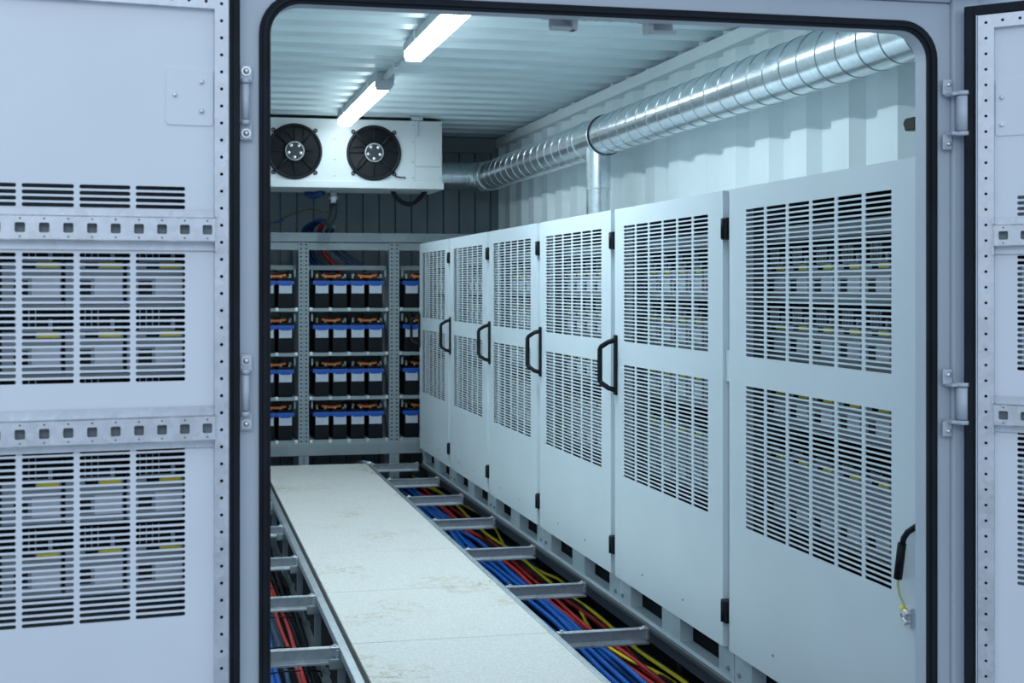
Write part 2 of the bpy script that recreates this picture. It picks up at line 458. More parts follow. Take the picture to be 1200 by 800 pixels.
doorR, FR = make_door('door_2', PR, dR, nR, SR, 'white right door standing open at the photo edge, with vent slots and punched zinc bars', None, None)

# door hinges: knuckle on two lugs with bolts
def hinge(parent, x, y, z0, z1, xl, r):
    """knuckle between z0..z1 at x, lugs reach xl on the frame"""
    b = MB(); b.cyl((x, y, z0), (x, y, z1), r, n=18)
    b.cyl((x, y, z0-.012), (x, y, z0-.002), r*1.12, n=18); b.cyl((x, y, z1+.002), (x, y, z1+.012), r*1.12, n=18)
    h = b.build('hinge', M['frame'], parent)
    for s_, z in ((-1, z0), (1, z1)):
        b = MB(); zz = z+s_*.006
        b.box(min(x, xl)-.004, max(x, xl)+.004, y-.004, YF-.004, zz-.004, zz+.004, .002)
        b.box(xl-.013, xl+.013, YF-.018, YF-.013, min(zz, zz+s_*.038), max(zz, zz+s_*.038), .003)
        lug = b.build('hinge_lug', M['frame'], h)
        b = MB(); b.cyl((xl, YF-.021, zz+s_*.024), (xl, YF-.017, zz+s_*.024), .010, n=16); b.dome((xl, YF-.021, zz+s_*.024), (0, -1, 0), .0075, .006)
        b.build('hinge_bolt', M['bolt'], lug)
for z0, z1 in ((.366, .442), (-.270, -.192)):
    hinge(doorL, .153, 2.722, z0, z1, .155, .0085)
for z0, z1 in ((.381, .466), (-.324, -.246)):
    hinge(doorR, 1.893, 2.712, z0, z1, 1.866, .0155)

# ------------------------------------------------------------------ power modules (seen through vents)
def make_module(name, kind, parts=True):
    """front faces -Y, base at z=0, width .165 (.120 deep). kind 'short' or 'tall'"""
    H = .205 if kind == 'short' else .29
    tz = .110 if kind == 'short' else .240
    lz0, lz1 = (.020, .075) if kind == 'short' else (.020, .072)
    t = bpy.data.objects.new(name, None); C.objects.link(t); t.location = (0, 0, 0); ORG[t.name] = Vector((0, 0, -ZB*0))
    w = .080
    def bld(b, nm, m, par):
        return b.build(nm, m, par)
    b = MB(); b.box(-w, w, .012, .12, tz+.012, H, .003); case = b.build('case', M['dark'], t)
    b = MB(); b.box(-w, w, 0, .12, 0, tz+.010, .002); fr = b.build('front_cover', M['modg'], t)
    b = MB()
    for k in range(4): b.box(-.045+k*.018, -.042+k*.018, .004, .011, tz+.014, H-.02)
    b.box(.045, .056, .002, .011, tz+.011, H-.05); b.box(-.046, .056, .006, .011, tz+.0105, tz+.016); b.build('terminal_block', M['modg'], case)
    b = MB(); b.box(.014, .074, -.004, 0, tz-.007, tz+.009, .001); b.build('yellow_tag', M['yellow'], t)
    b = MB(); b.box(-.026, .010, -.002, 0, tz-.008, tz+.008); b.build('fuse', M['dark'], t)
    b = MB(); b.box(.0, .076, -.003, 0, lz0, lz1); b.build('label_plate', M['modl'], t)
    b = MB(); b.box(-.048, -.010, -.002, 0, lz0+.006, lz1-.008); b.build('socket', M['black'], t)
    return tag(t, None, 'module')
mod_s = make_module('power_module', 'short'); mod_t = make_module('power_module', 'tall')
def make_flat(name, src):
    """one-mesh copy of a module for the far cabinets, where its parts cannot be told apart"""
    vs = []; fs = []; mi = []; mats = []
    def walk(o):
        for ch in o.children:
            me = ch.data; off = len(vs)
            vs.extend([v.co.copy() for v in me.vertices]); m = me.materials[0]
            if m not in mats: mats.append(m)
            for p_ in me.polygons: fs.append([i+off for i in p_.vertices]); mi.append(mats.index(m))
            walk(ch)
    walk(src)
    me = bpy.data.meshes.new(name); me.from_pydata(vs, [], fs)
    for m in mats: me.materials.append(m)
    me.polygons.foreach_set('material_index', mi); me.update()
    o = bpy.data.objects.new(name, me); C.objects.link(o); return tag(o, None, 'module')
flat_s = make_flat('power_module', mod_s); flat_t = make_flat('power_module', mod_t)
_used = {}
def place(src, *a_, **k_):
    if src.name not in _used:
        _used[src.name] = 1
        loc, rz, label, group = a_[0], a_[1], a_[2], a_[3]; sc = a_[4] if len(a_) > 4 else 1.
        src.location = (loc[0], loc[1], loc[2]+ZB); src.rotation_euler = (0, 0, rz); src.scale = (sc,)*3
        src['label'] = label; src['group'] = group; return src
    return dup(src, *a_)

# equipment cabinet behind the left open door, with its modules
TAGS = [.046, -.104, -.254, -.425, -.578]; SC = .76
t = thing('equipment_cabinet', (FL(.5, -.15, 0)[0], FL(.5, -.15, 0)[1], ZF), 'dark equipment cabinet seen through the vents of the open left door', 'cabinet')
b = MB(FL); z0, z1 = ZF+.001, .27
b.box(.095, .855, -.245, -.240, z0, z1); b.box(.095, .100, -.240, -.070, z0, z1); b.box(.850, .855, -.240, -.070, z0, z1)
b.box(.100, .850, -.240, -.070, z1-.004, z1); b.box(.100, .850, -.240, -.070, -1.2, -1.196)
b.build('carcass', M['cabin'], t)
for i, tz in enumerate(TAGS):
    zb = tz-.110*SC
    b = MB(FL); b.box(.1005, .8495, -.2395, -.080, zb-.006, zb-.0005); b.build('shelf', M['rackpl'], t)
    for k in range(4):
        place(mod_s, FL(.172+k*.130, -.085, zb), math.atan2(nL[0], -nL[1]), 'grey yellow-tagged module behind the left door, %s shelf down, %s from hinge side' % (ORD[i], ORD[k]), 'modules behind the left open door', SC)
# equipment board on the container end behind the right door
t = thing('equipment_board', (2.25, 2.74, -.8), 'dark equipment board on the container end, seen through the right door vents', 'board')
b = MB(); b.box(1.960, 2.60, 2.742, 2.7495, -.80, .30); b.build('back_board', M['cabin'], t)
for i, tz in enumerate(TAGS):
    zb = tz-.110*SC
    b = MB(); b.box(2.005, 2.16, 2.656, 2.7415, zb-.006, zb-.0005); b.build('shelf', M['rackpl'], t)
    place(mod_s, (2.072, 2.652, zb), 0, 'grey yellow-tagged module behind the right door, %s shelf down' % ORD[i], 'modules behind the right open door', SC)

# ------------------------------------------------------------------ row of cabinets on the right
XD = 1.97
seams = [3.015, 4.195, 5.378, 6.555, 7.668, 8.808, 9.945]
CABN = ['nearest the doorway', 'second from the doorway', 'third from the doorway', 'fourth from the doorway', 'fifth from the doorway', 'farthest from the doorway beside the battery rack']
CABM = ['nearest cabinet']+['%s cabinet from doorway' % ORD[k] for k in range(1, 5)]+['farthest cabinet']
for ci in range(6):
    y0, y1 = seams[ci], seams[ci+1]
    Wc = y1-y0
    t = thing('ventilated_cabinet', (2.3, (y0+y1)/2, ZT), 'tall white cabinet with two vent grilles, %s' % CABN[ci], 'cabinet', 'white cabinets along the right wall')
    # body: open-fronted shell with mullions
    b = MB(); X0, X1, z0, z1 = 2.0, 2.62, -1.33, .345
    e = .003
    b.box(X1-.004, X1, y0+e, y1-e, z0, z1); b.box(X0+.03, X1-.004, y0+e, y0+e+.004, z0, z1); b.box(X0+.03, X1-.004, y1-e-.004, y1-e, z0, z1)
    b.box(X0+.03, X1-.004, y0+e, y1-e, z1-.004, z1); b.box(X0+.03, X1-.004, y0+e, y1-e, z0, z0+.004)
    b.build('inner_shell', M['cabin'], t)
    b = MB()
    b.box(X0, X0+.03, y0+e, y0+.09, z0, z1); b.box(X0, X0+.03, y1-.09, y1-e, z0, z1); b.box(X0, X0+.03, y0+.09, y1-.09, z1-.06, z1); b.box(X0, X0+.03, y0+.09, y1-.09, z0, z0+.08)
    b.box(X0, X1, y0+e-.001, y1-e+.001, z1, z1+.004); b.box(X0+.03, X1, y0+e-.002, y0+e, z0, z1); b.box(X1, X1+.002, y0+e, y1-e, z0, z1)
    b.box(X0+.002, X0+.004, y0+.09, y1-.09, -.33, -.26)
    b.build('body_frame', M['cab'], t, bevel=.001)
    # plinth with two openings
    b = MB()
    nb, fb = y0+.02, y1-.02
    h = [(y0+.13, y0+.13+.36), (y0+.68, y0+.68+.36)]
    zb0, zb1 = ZT+.004, -1.331
    b.sheet([y0+.004, h[0][0], h[0][1], h[1][0], h[1][1], y1-.004], [zb0, zb0+.018, zb1-.004, zb1],
            lambda i, j, u0, u1, v0, v1: rpoly(u0+1e-4, u1-1e-4, v0+1e-4, v1-1e-4, .002, 2) if (i in (1, 3) and j == 1) else None,
            lambda u, v, w: (2.0+w, u, v), .055)
    pl = b.build('plinth', M['base'], t, fixn=False)
    b = MB(); b.box(2.056, 2.06, y0+.01, y1-.01, zb0, zb1); b.box(2.06, 2.6, y0+.01, y1-.01, zb0, zb0+.01); b.build('plinth_shade', M['dark'], pl)  # near-black sheet imitating the shade inside the plinth openings
    for yy in (y0+.045, y1-.045):
        b = MB(); b.cyl((1.9995, yy, -1.40), (1.992, yy, -1.40), .009, n=10); b.build('plinth_screw', M['rackpl'], pl)
    # door with vent grilles
    g0 = .020 if ci else .012
    dy0, dy1 = y0+(.032 if ci else .0), y1-.022
    vm = (y0+y1)/2+.0
    vw = .885
    va = y0+.160; vb_ = va+.885*(Wc/1.18)
    if ci == 0: va, vb_ = 3.142, 4.040
    cpitch = (vb_-va+.018)/6
    ub = [dy0, va-.009]+[va-.009+cpitch*(k+1) for k in range(6)]+[dy1]
    vb = [-1.315]; holes = {}; rp = .0163
    for zt, nr in ((-.348, 31), (.272, 32)):
        zb = zt-rp*nr+.003
        vb.append(zb)
        for k in range(nr): holes[len(vb)-1] = 1; vb.append(zb+rp*(k+1))
    vb.append(.352)
    b = MB()
    def hole(i, j, u0, u1, v0, v1):
        if j in holes and 1 <= i <= 6: return rpoly(u0+.0085, u1-.0085, v0+.0028, v1-.0028, .0022, 2)
        return None
    b.sheet(ub, vb, hole, lambda u, v, w: (XD+w, u, v), .004)
    b.box(XD+.004, XD+.024, dy0, dy0+.004, -1.315, .352); b.box(XD+.004, XD+.024, dy1-.004, dy1, -1.315, .352)
    b.box(XD+.004, XD+.024, dy0+.004, dy1-.004, .348, .352); b.box(XD+.004, XD+.024, dy0+.004, dy1-.004, -1.315, -1.311)
    dr = b.build('door', M['cab'], t, fixn=False)
    for yy in (y0+.395, y0+.825):
        b = MB(); b.cyl((XD, yy, -1.235), (XD-.003, yy, -1.235), .006, .004, n=8); b.build('door_screw', M['rackpl'], dr)
    # hinges in the gap at the near edge
    if ci:
        for z0_, z1_ in ((.172, .252), (-1.222, -1.140)):
            b = MB(); b.box(XD-.008, XD+.026, y0-.008, y0+.034, z0_, z1_, .004)
            b.cyl((XD-.008, y0+.012, z0_+.004), (XD-.008, y0+.012, z1_-.004), .009, n=12)
            b.build('hinge', M['black'], t)
    if ci == 1:
        b = MB(); b.box(XD+.010, XD+.028, y0-.018, y0+.030, -.345, -.232, .002); b.build('latch_plate', M['cab'], t)
    if ci:
        yh = y1-.045; zt, zb = -.222, -.487
        b = MB(); b.box(XD-.012, XD-.0005, yh-.014, yh+.014, zb-.004, zt+.004, .005); hd = b.build('handle', M['black'], dr)
        b = MB()
        b.tube([(XD-.008, yh, zt-.02), (XD-.035, yh+.012, zt-.028), (XD-.062, yh+.035, zt-.05), (XD-.066, yh+.040, zt-.062), (XD-.066, yh+.040, zb+.062), (XD-.062, yh+.035, zb+.05), (XD-.035, yh+.012, zb+.028), (XD-.008, yh, zb+.02)], .0115, n=10)
        b.build('grip', M['black'], hd)
    # module shelves and modules
    rows = [(.064, 's'), (-.142, 's'), (-.372, 's'), (-.597, 't')]
    for ri, (tz, kd) in enumerate(rows):
        zb = tz-(.110 if kd == 's' else .240)*.95
        b = MB(); b.box(2.09, 2.60, y0+.02, y1-.02, zb-.012, zb-.0005); b.build('shelf', M['rackpl'], t)
        for k in range(5):
            yc = y0+.411+k*.163-max(0, 1.165-Wc)
            src = (mod_s if kd == 's' else mod_t) if ci < 2 else (flat_s if kd == 's' else flat_t)
            place(src, (2.1, yc, zb), -PI/2, 'grey module, %s, %s shelf down, %s from near end' % (CABM[ci], ORD[ri], ORD[k]), 'modules inside the white cabinets', .95)
    b = MB(); b.box(2.085, 2.09, y0+.1, y1-.1, .160, .212); b.build('cover_strip', M['modg'], t)

# sensor lead clipped at the edge of the nearest cabinet
t = thing('sensor_lead', (1.95, 3.06, -.91), 'black sleeved sensor lead with thin yellow wire on the nearest cabinet', 'cable')
b = MB(); b.tube([(1.972, 2.990, -.632), (1.964, 3.015, -.646), (1.955, 3.040, -.666), (1.950, 3.051, -.684), (1.948, 3.056, -.708)], .008, n=10); b.build('lead', M['cblk'], t)
b = MB(); b.cyl((1.948, 3.056, -.700), (1.950, 3.079, -.800), .0115, n=14); b.build('sleeve', M['black'], t)
b = MB(); b.tube([(1.950, 3.079, -.798), (1.952, 3.082, -.82), (1.955, 3.078, -.845), (1.957, 3.062, -.868), (1.958, 3.055, -.878)], .0035, n=8); b.build('wire', mat('wire_pale_yellow', (.52, .50, .24), .5), t)
b = MB(); b.box(1.956, 1.9695, 3.028, 3.060, -.925, -.872, .002); b.cyl((1.944, 3.042, -.886), (1.9695, 3.042, -.886), .009, n=10); b.cyl((1.944, 3.046, -.910), (1.9695, 3.046, -.910), .009, n=10); b.torus((1.950, 3.050, -.898), (1, 0, .3), .012, .003, 16, 6); b.build('clamp', M['bolt'], t)
b = MB(); b.cyl((1.952, 3.060, -.872), (1.952, 3.050, -.892), .008, n=10); b.build('yellow_ferrule', M['yellow'], t)

# ------------------------------------------------------------------ ventilation duct
t = thing('ventilation_duct', (2.65, 7, .8), 'galvanised spiral duct under the ceiling along the right wall, with one branch pipe', 'duct')
DX, DZ, DR = 2.65, .949, .121
def helix(b, x, z, R, ya, yb, pitch, seg=40, h=.0028, w=.0032):
    n = int((yb-ya)/pitch*seg); rings = []
    for k in range(n+1):
        a_ = 2*PI*k/seg; y_ = ya+pitch*k/seg
        c_, s_ = math.cos(a_), math.sin(a_)
        rings.append([b.p((x+c_*rr, y_+o_, z+s_*rr)) for rr, o_ in ((R-.001, -w), (R+h, -w*.4), (R+h, w*.4), (R-.001, w))])
    for A, B in zip(rings, rings[1:]):
        for j in range(3): b.face((A[j], B[j], B[j+1], A[j+1]), True)
b = MB(); b.cyl((DX, 2.95, DZ), (DX, 7.38, DZ), DR, n=64, caps=False); b.cur = 1; helix(b, DX, DZ, DR, 2.98, 7.36, .152)
b.build('duct_section', [M['galv'], M['ridge']], t, fixn=False)
b = MB(); b.cyl((DX, 7.66, DZ), (DX, 10.22, DZ), DR, n=64, caps=False); helix(b, DX, DZ, DR, 7.70, 10.18, .170)
b.build('duct_section', M['galv'], t, fixn=False)
b = MB(); b.cyl((DX, 7.36, DZ), (DX, 7.68, DZ), DR+.003, n=64, caps=False)
b.torus((DX, 7.37, DZ), (0, 1, 0), DR+.004, .004, 64); b.torus((DX, 7.665, DZ), (0, 1, 0), DR+.004, .004, 64)
col = b.build('tee_collar', M['galv'], t)
b = MB(); b.torus((DX, 7.352, DZ), (0, 1, 0), DR+.003, .0045, 64); b.build('seal_ring', M['rubber'], col)
b = MB(); b.cyl((DX-.02, 7.45, DZ-.05), (DX-.02, 7.45, .62), .079, n=40, caps=False); b.cyl((DX-.02, 7.45, .62), (DX-.02, 7.45, .425), .074, n=40, caps=False)
b.torus((DX-.02, 7.45, .62), (0, 0, 1), .077, .004, 40); b.torus((DX-.02, 7.45, .455), (0, 0, 1), .075, .003, 40)
br = b.build('branch_pipe', M['galv'], t)
b = MB(); b.cyl((DX-.02, 7.45, .350), (DX-.02, 7.45, .43), .088, .077, n=40, caps=False); b.box(DX-.14, DX-.105, 7.50, 7.56, .350, .40, .008); b.torus((DX-.02, 7.45, .352), (0, 0, 1), .088, .004, 40); b.build('branch_base', M['steel'], br)
# elbow and back run
pts = []
for k in range(9):
    a_ = PI/2*k/8; pts.append((DX-.17+.17*math.cos(a_), 10.21+.17*math.sin(a_), DZ))
b = MB(); b.tube(pts, DR, n=48, caps=False)
for k in (0, 2, 4, 6, 8):
    a_ = PI/2*k/8; b.torus(pts[k], (-math.sin(a_), math.cos(a_), 0), DR+.001, .005, 48)
b.build('elbow', M['galv'], t)
b = MB(); b.cyl((DX-.16, 10.38, DZ), (1.75, 10.38, DZ), DR, n=48, caps=False)
for k in range(6): b.torus((2.45-k*.13, 10.38, DZ), (1, 0, 0), DR+.001, .004, 48)
b.build('rear_run', M['galv'], t)

# ------------------------------------------------------------------ strip lights and conduit
def strip_light(y0, y1, label, near_cap):
    t = thing('strip_light', (1.3, (y0+y1)/2, 1.246), label, 'light', 'strip lights on the ceiling')
    xc = 1.303
    b = MB(); b.box(xc-.058, xc+.058, y0, y1, 1.302, 1.350, .006); b.build('housing', M['lampend'], t)
    b = MB()
    poly = [(-.052, 1.301), (-.052, 1.276), (-.040, 1.250), (.040, 1.250), (.052, 1.276), (.052, 1.301)]
    b.prism(poly, lambda u, w, q: (xc+u, q, w), y0+(.10 if near_cap else .004), y1-.004); b.build('diffuser', M['lamp'], t)
    if near_cap:
        b = MB(); b.prism([(u*1.04, w-.001) for u, w in poly], lambda u, w, q: (xc+u, q, w), y0, y0+.10); b.build('end_cap', M['lampend'], t)
    for yy in (y0+.35, y1-.35):
        b = MB(); b.box(xc-.064, xc+.064, yy-.015, yy+.015, 1.295, 1.353, .002); b.build('mounting_clip', M['bolt'], t)
strip_light(4.86, 6.745, 'glowing white strip light nearer the doorway, cut off by its top edge', False)
strip_light(7.66, 9.560, 'glowing white strip light at the back, ending just before the cooling unit', True)
t = thing('conduit', (1.30, 7.2, 1.3), 'thin metal conduit on the ceiling joining the two strip lights', 'conduit')
b = MB(); b.cyl((1.305, 6.75, 1.325), (1.305, 7.40, 1.325), .011, n=12); b.build('tube', M['lampend'], t)
b = MB(); b.cyl((1.305, 7.34, 1.322), (1.305, 7.66, 1.315), .019, n=14); b.build('coupling', M['acw'], t)
b = MB(); b.box(1.29, 1.32, 7.30, 7.325, 1.30, 1.352, .002); b.build('saddle_clip', M['bolt'], t)

# ------------------------------------------------------------------ cooling unit
t = thing('cooling_unit', (1.3, 9.9, .776), 'white wall-wide cooling unit with black fans hanging under the ceiling at the back', 'cooling unit')
AX0, AX1, AY = .50, 2.098, 9.65
b = MB(); b.box(AX0, AX1, AY, AY+.50, .826, 1.318, .004); body = b.build('body', M['acw'], t)
b = MB(); b.box(AX0, AX1+.012, AY-.016, AY+.52, .776, .832, .005); b.build('drip_tray', M['acw'], t)
b = MB(); b.box(AX0, AX1-.0, AY+.05, AY+.45, 1.318, 1.334); b.build('top_gap_shade', M['dark'], t)  # dark slab standing in for the shadow in the gap under the ceiling
for fx in (.92, 1.546):
    c = Vector((fx, AY-.012, 1.056))
    b = MB(); b.torus(c, (0, 1, 0), .205, .013, 56, 10); b.cyl(c+Vector((0, .0, 0)), c+Vector((0, .03, 0)), .209, n=56, caps=False)
    for k in range(4):
        a_ = PI/4+k*PI/2; e_ = c+Vector((math.cos(a_)*.232, .004, math.sin(a_)*.232)); b.torus(e_, (0, 1, 0), .012, .005, 14, 6)
        b.tube([c+Vector((math.cos(a_)*.075, -.012, math.sin(a_)*.075)), c+Vector((math.cos(a_)*.16, -.014, math.sin(a_)*.16)), c+Vector((math.cos(a_)*.225, 0, math.sin(a_)*.225))], .007, n=8)
        a2 = k*PI/2
        b.tube([c+Vector((math.cos(a2)*.07, -.010, math.sin(a2)*.07)), c+Vector((math.cos(a2)*.212, -.004, math.sin(a2)*.212))], .004, n=6)
    fan = b.build('fan', M['black'], t)
    b = MB(); b.cyl(c+Vector((0, .0105, 0)), c+Vector((0, .0115, 0)), .203, n=48); b.build('fan_well', M['dark'], fan)
    b = MB()
    for k in range(7):
        a0 = 2*PI*k/7+.3; R0, R1 = .055, .192; g = []
        for q in range(5):
            r_ = R0+(R1-R0)*q/4; row = []
            for m_ in range(5):
                f_ = m_/4; aa = a0+(f_-.5)*(.78+.06*q)+.10*q
                row.append(b.p((c.x+r_*math.cos(aa), c.y+.008-.014*f_, c.z+r_*math.sin(aa))))
            g.append(row)
        for q in range(4):
            for m_ in range(4): b.face((g[q][m_], g[q+1][m_], g[q+1][m_+1], g[q][m_+1]), True)
    b.build('blades', mat('fan_blade', (.005, .007, .010), .55, spec=.2) if fx < 1 else bpy.data.materials['fan_blade'], fan)
    b = MB(); b.cyl(c+Vector((0, -.006, 0)), c+Vector((0, -.028, 0)), .070, .066, n=32); hub = b.build('hub', mat('fan_hub', (.03, .036, .042), .5, spec=.25) if fx < 1 else bpy.data.materials['fan_hub'], fan)
    for k in range(5):
        a_ = PI/2+2*PI*k/5+.6
        b = MB(); b.dome(c+Vector((math.cos(a_)*.050, -.028, math.sin(a_)*.050)), (0, -1, 0), .014, .008, 10); b.build('hub_bolt', M['bolt'], fan)
    b = MB(); b.torus(c+Vector((0, -.020, 0)), (0, 1, 0), .070, .005, 32, 8); b.build('hub_rim', M['lampend'], fan)
b = MB(); b.box(1.885, 2.085, AY-.004, AY, .960, 1.086, .001); b.build('access_panel', M['acw'], t, bevel=.001)
b = MB(); b.box(1.878, 1.880, AY-.0012, AY, .835, 1.31); b.box(1.884, 2.09, AY-.0012, AY, .951, .955); b.build('panel_seam', M['rack'], t)
b = MB(); b.box(1.885, 1.905, AY-.010, AY-.001, 1.19, 1.318, .002); b.box(1.85, 1.94, AY-.012, AY+.03, 1.322, 1.352, .002); b.build('hanger_bracket', M['bolt'], t)
scr = [(1.862, z) for z in (1.28, 1.15, .99, .865)]+[(1.236, z) for z in (1.16, 1.0, .87)]+[(2.083, z) for z in (1.29, .87)]
for x, z in scr:
    b = MB(); b.dome((x, AY-.0005, z), (0, -1, 0), .006, .004, 8); b.build('screw', M['rackpl'], t)
b = MB(); b.tube([(1.69, AY-.012, .898), (1.72, AY-.016, .872), (1.76, AY-.016, .866), (1.79, AY-.012, .868), (1.80, AY-.002, .864)], .005, n=6); b.build('fan_lead', M['cblk'], t)

t = thing('drain_pipe', (1.25, 10.1, .5), 'short galvanised drain pipe with elbow hanging under the cooling unit', 'pipe')
b = MB(); b.cyl((1.265, 9.95, .777), (1.265, 9.95, .66), .026, n=20); b.build('pipe', M['galv'], t)
b = MB(); b.cyl((1.265, 9.95, .735), (1.265, 9.95, .705), .040, n=6); b.build('nut', M['bolt'], t)
b = MB(); b.tube([(1.265, 9.95, .67), (1.266, 9.95, .62), (1.258, 9.955, .565), (1.235, 9.96, .525), (1.20, 9.97, .510)], .031, n=16); b.build('elbow', mat('elbow_dark', (.02, .03, .035), .45, spec=.25), t)
b = MB(); b.tube([(1.735, 9.9, .790), (1.77, 9.92, .735), (1.83, 9.94, .688), (1.88, 9.95, .676), (1.93, 9.94, .690), (1.985, 9.92, .74), (2.02, 9.9, .790)], .019, n=12)
tag(b.build('hose', M['cblk']), 'black hose looping down from under the cooling unit on the right', 'hose')
# cables from the cooling unit down to the batteries
def cable(pts, r, m, label, group, n=8, name='cable', cat='cable'):
    # smooth the polyline (Catmull-Rom)
    P = [Vector(q) for q in pts]; out = []
    for i in range(len(P)-1):
        p0, p1, p2, p3 = P[max(i-1, 0)], P[i], P[i+1], P[min(i+2, len(P)-1)]
        for k in range(5):
            u = k/5; out.append(.5*((2*p1)+(p2-p0)*u+(2*p0-5*p1+4*p2-p3)*u*u+(3*p1-p0-3*p2+p3)*u**3))
    out.append(P[-1])
    b = MB(); b.tube(out, r, n=n)
    return tag(b.build(name, M[m]), label, cat, group)
gg = 'loose cables above the battery rack'
cable([(1.18, 9.98, .77), (1.12, 10.05, .745), (1.06, 10.1, .77)], .03, 'cnavy', 'blue cable looped tight under the cooling unit beside the drain pipe', gg)
for k, (dx, lab) in enumerate(((0, 'thick blue cable leaving the drain elbow and dropping behind the rack beam, on the left'), (.035, 'thick blue cable dropping behind the rack beam, in the middle of three'), (.07, 'thick blue cable dropping behind the rack beam, nearest the drain elbow'))):
    dy = .036*k
    cable([(1.225-dx*.3, 10.03+dy, .535), (1.17+dx*.4, 10.28+dy, .550), (1.09+dx, 10.50+dy*.9, .50), (1.075+dx, 10.56+dy*.5, .40), (1.10+dx*1.1, 10.58+dy*.5, .25), (1.19+dx*1.6, 10.58+dy*.5, .16), (1.26+dx*2, 10.56+dy*.5, .13)], .0165, 'cnavy', lab, gg)
cable([(1.215, 10.19, .54), (1.215, 10.45, .485), (1.215, 10.52, .40), (1.26, 10.55, .29), (1.34, 10.56, .20), (1.40, 10.55, .13)], .021, 'cred', 'red cable slanting down behind the rack beam to the top batteries', gg)
cable([(1.262, 10.16, .50), (1.262, 10.45, .455), (1.27, 10.48, .385), (1.36, 10.50, .29), (1.48, 10.5, .20), (1.62, 10.5, .14)], .016, 'cteal', 'dark blue cable slanting right behind the rack beam to the top batteries', gg)
cable([(1.305, 10.2, .495), (1.31, 10.46, .45), (1.33, 10.48, .385), (1.43, 10.5, .29), (1.54, 10.5, .21), (1.66, 10.5, .145)], .013, 'cteal', 'thin dark blue cable slanting right, outermost of those behind the rack beam', gg)
cable([(.72, 10.6, .52), (.86, 10.58, .565), (1.0, 10.5, .62), (1.12, 10.4, .655), (1.24, 10.1, .61)], .006, 'colive', 'thin yellow wire rising to the drain elbow above the rack', gg)
cable([(.70, 10.62, .49), (.80, 10.6, .54), (.92, 10.58, .57)], .010, 'cblue', 'thin blue wire at the doorway edge above the rack', gg)
cable([(.70, 10.5, .24), (.80, 10.48, .16), (.87, 10.45, .115), (.95, 10.44, .125)], .009, 'cblk', 'thin black wire drooping over the top left batteries', gg)

# ------------------------------------------------------------------ battery rack
RY, RD = 10.25, .52
t = thing('battery_rack', (1.42, RY+.26, ZF), 'grey perforated steel rack of batteries across the back of the room', 'rack')
def upright(x0, x1):
    b = MB(); p = .034; n = int((.372-(-1.40))/p)
    vb = [-1.40+p*k for k in range(n+1)]
    b.sheet([x0, x1], vb, lambda i, j, u0, u1, v0, v1: rpoly((u0+u1)/2-.008, (u0+u1)/2+.008, (v0+v1)/2-.0055, (v0+v1)/2+.0055, .002, 2),
            lambda u, v, w: (u, RY+w, v), .003)
    b.box(x0, x0+.003, RY+.003, RY+.05, ZF, .372); b.box(x1-.003, x1, RY+.003, RY+.05, ZF, .372); b.box(x0, x1, RY+.046, RY+.05, ZF, .372)
    b.box(x0, x1, RY+RD-.05, RY+RD, ZF, .372); b.box(x0, x1, RY, RY+.003, ZF, -1.40)
    up = b.build('upright', M['rack'], t, fixn=False)
    b = MB(); b.box(x0+.004, x1-.004, RY+.006, RY+.008, -1.40, .37); b.build('hole_shade', M['dark'], up)  # dark strip added so the upright's holes look shaded inside
for x0, x1 in ((.251, .292), (.294, .335), (1.013, 1.054), (1.056, 1.097), (1.775, 1.816), (1.818, 1.859)): upright(x0, x1)
b = MB(); b.box(.20, 2.58, RY-.004, RY+.05, .374, .450, .003); bm_ = b.build('top_beam', M['rack'], t)
b = MB()
for xc in (.66, 1.435, 2.19): b.box(xc-.27, xc+.27, RY-.006, RY-.004, .384, .440)
b.build('beam_plate', M['rackpl'], bm_)
b = MB(); b.box(.20, 2.58, RY-.004, RY+.05, -1.402, -1.300, .003); bm_ = b.build('bottom_beam', M['rack'], t)
b = MB()
for xc in (.66, 1.435, 2.19): b.box(xc-.27, xc+.27, RY-.006, RY-.004, -1.385, -1.318)
b.build('beam_plate', M['rackpl'], bm_)
for x0, x1 in ((.335, 1.013), (1.097, 1.775), (1.859, 2.56)):
    b = MB(); b.box(x0, x1, RY+.01, RY+.05, .306, .366, .003); b.build('cross_member', M['rack'], t)
    b = MB(); b.box(x0, x1, RY+.20, RY+.24, .142, .182, .003); b.build('cross_member', M['rack'], t)
    for z in (-.178, -.548, -.915, -1.274):
        b = MB(); b.box(x0+.002, x1-.002, RY+.004, RY+RD-.01, z-.028, z, .002); sh = b.build('shelf', M['rack'], t)
        b = MB()
        for k in range(5):
            xx = x0+.02+k*((x1-x0-.04)/4); b.box(xx-.013, xx+.013, RY-.002, RY+.004, z-.024, z+.004, .003)
        b.build('shelf_clips', M['bolt'], sh)
        for xx in (x0+.030, x1-.030):
            b = MB(); b.box(xx-.006, xx+.006, RY+.02, RY+.05, z+.262, z+.322); b.build('side_guide', M['rack'], t)
# batteries
def make_battery():
    t = bpy.data.objects.new('battery', None); C.objects.link(t); ORG[t.name] = Vector((0, 0, 0)); tag(t, None, 'battery')
    b = MB(); b.box(-.060, .060, 0, .36, 0, .192, .004); b.box(-.052, .052, .0, .35, .192, .225, .003); b.build('case', M['batt'], t)
    b = MB(); b.box(-.0745, .0745, -.006, .36, .196, .228, .004); b.prism([(-.05, .198), (.05, .198), (.035, .186), (-.035, .186)], lambda u, w, q: (u, q, w), -.005, .0); b.build('lid', M['lid'], t)
    b = MB(); b.box(-.062, .062, .03, .34, .228, .248, .004); b.build('cover', M['batt'], t)
    b = MB(); b.box(-.053, .053, -.003, 0, .124, .194); b.build('label_sticker', M['label'], t)
    for x in (-.035, .035):
        b = MB(); b.cyl((x, .06, .248), (x, .06, .262), .010, n=10); b.build('terminal', M['bolt'], t)
    return t
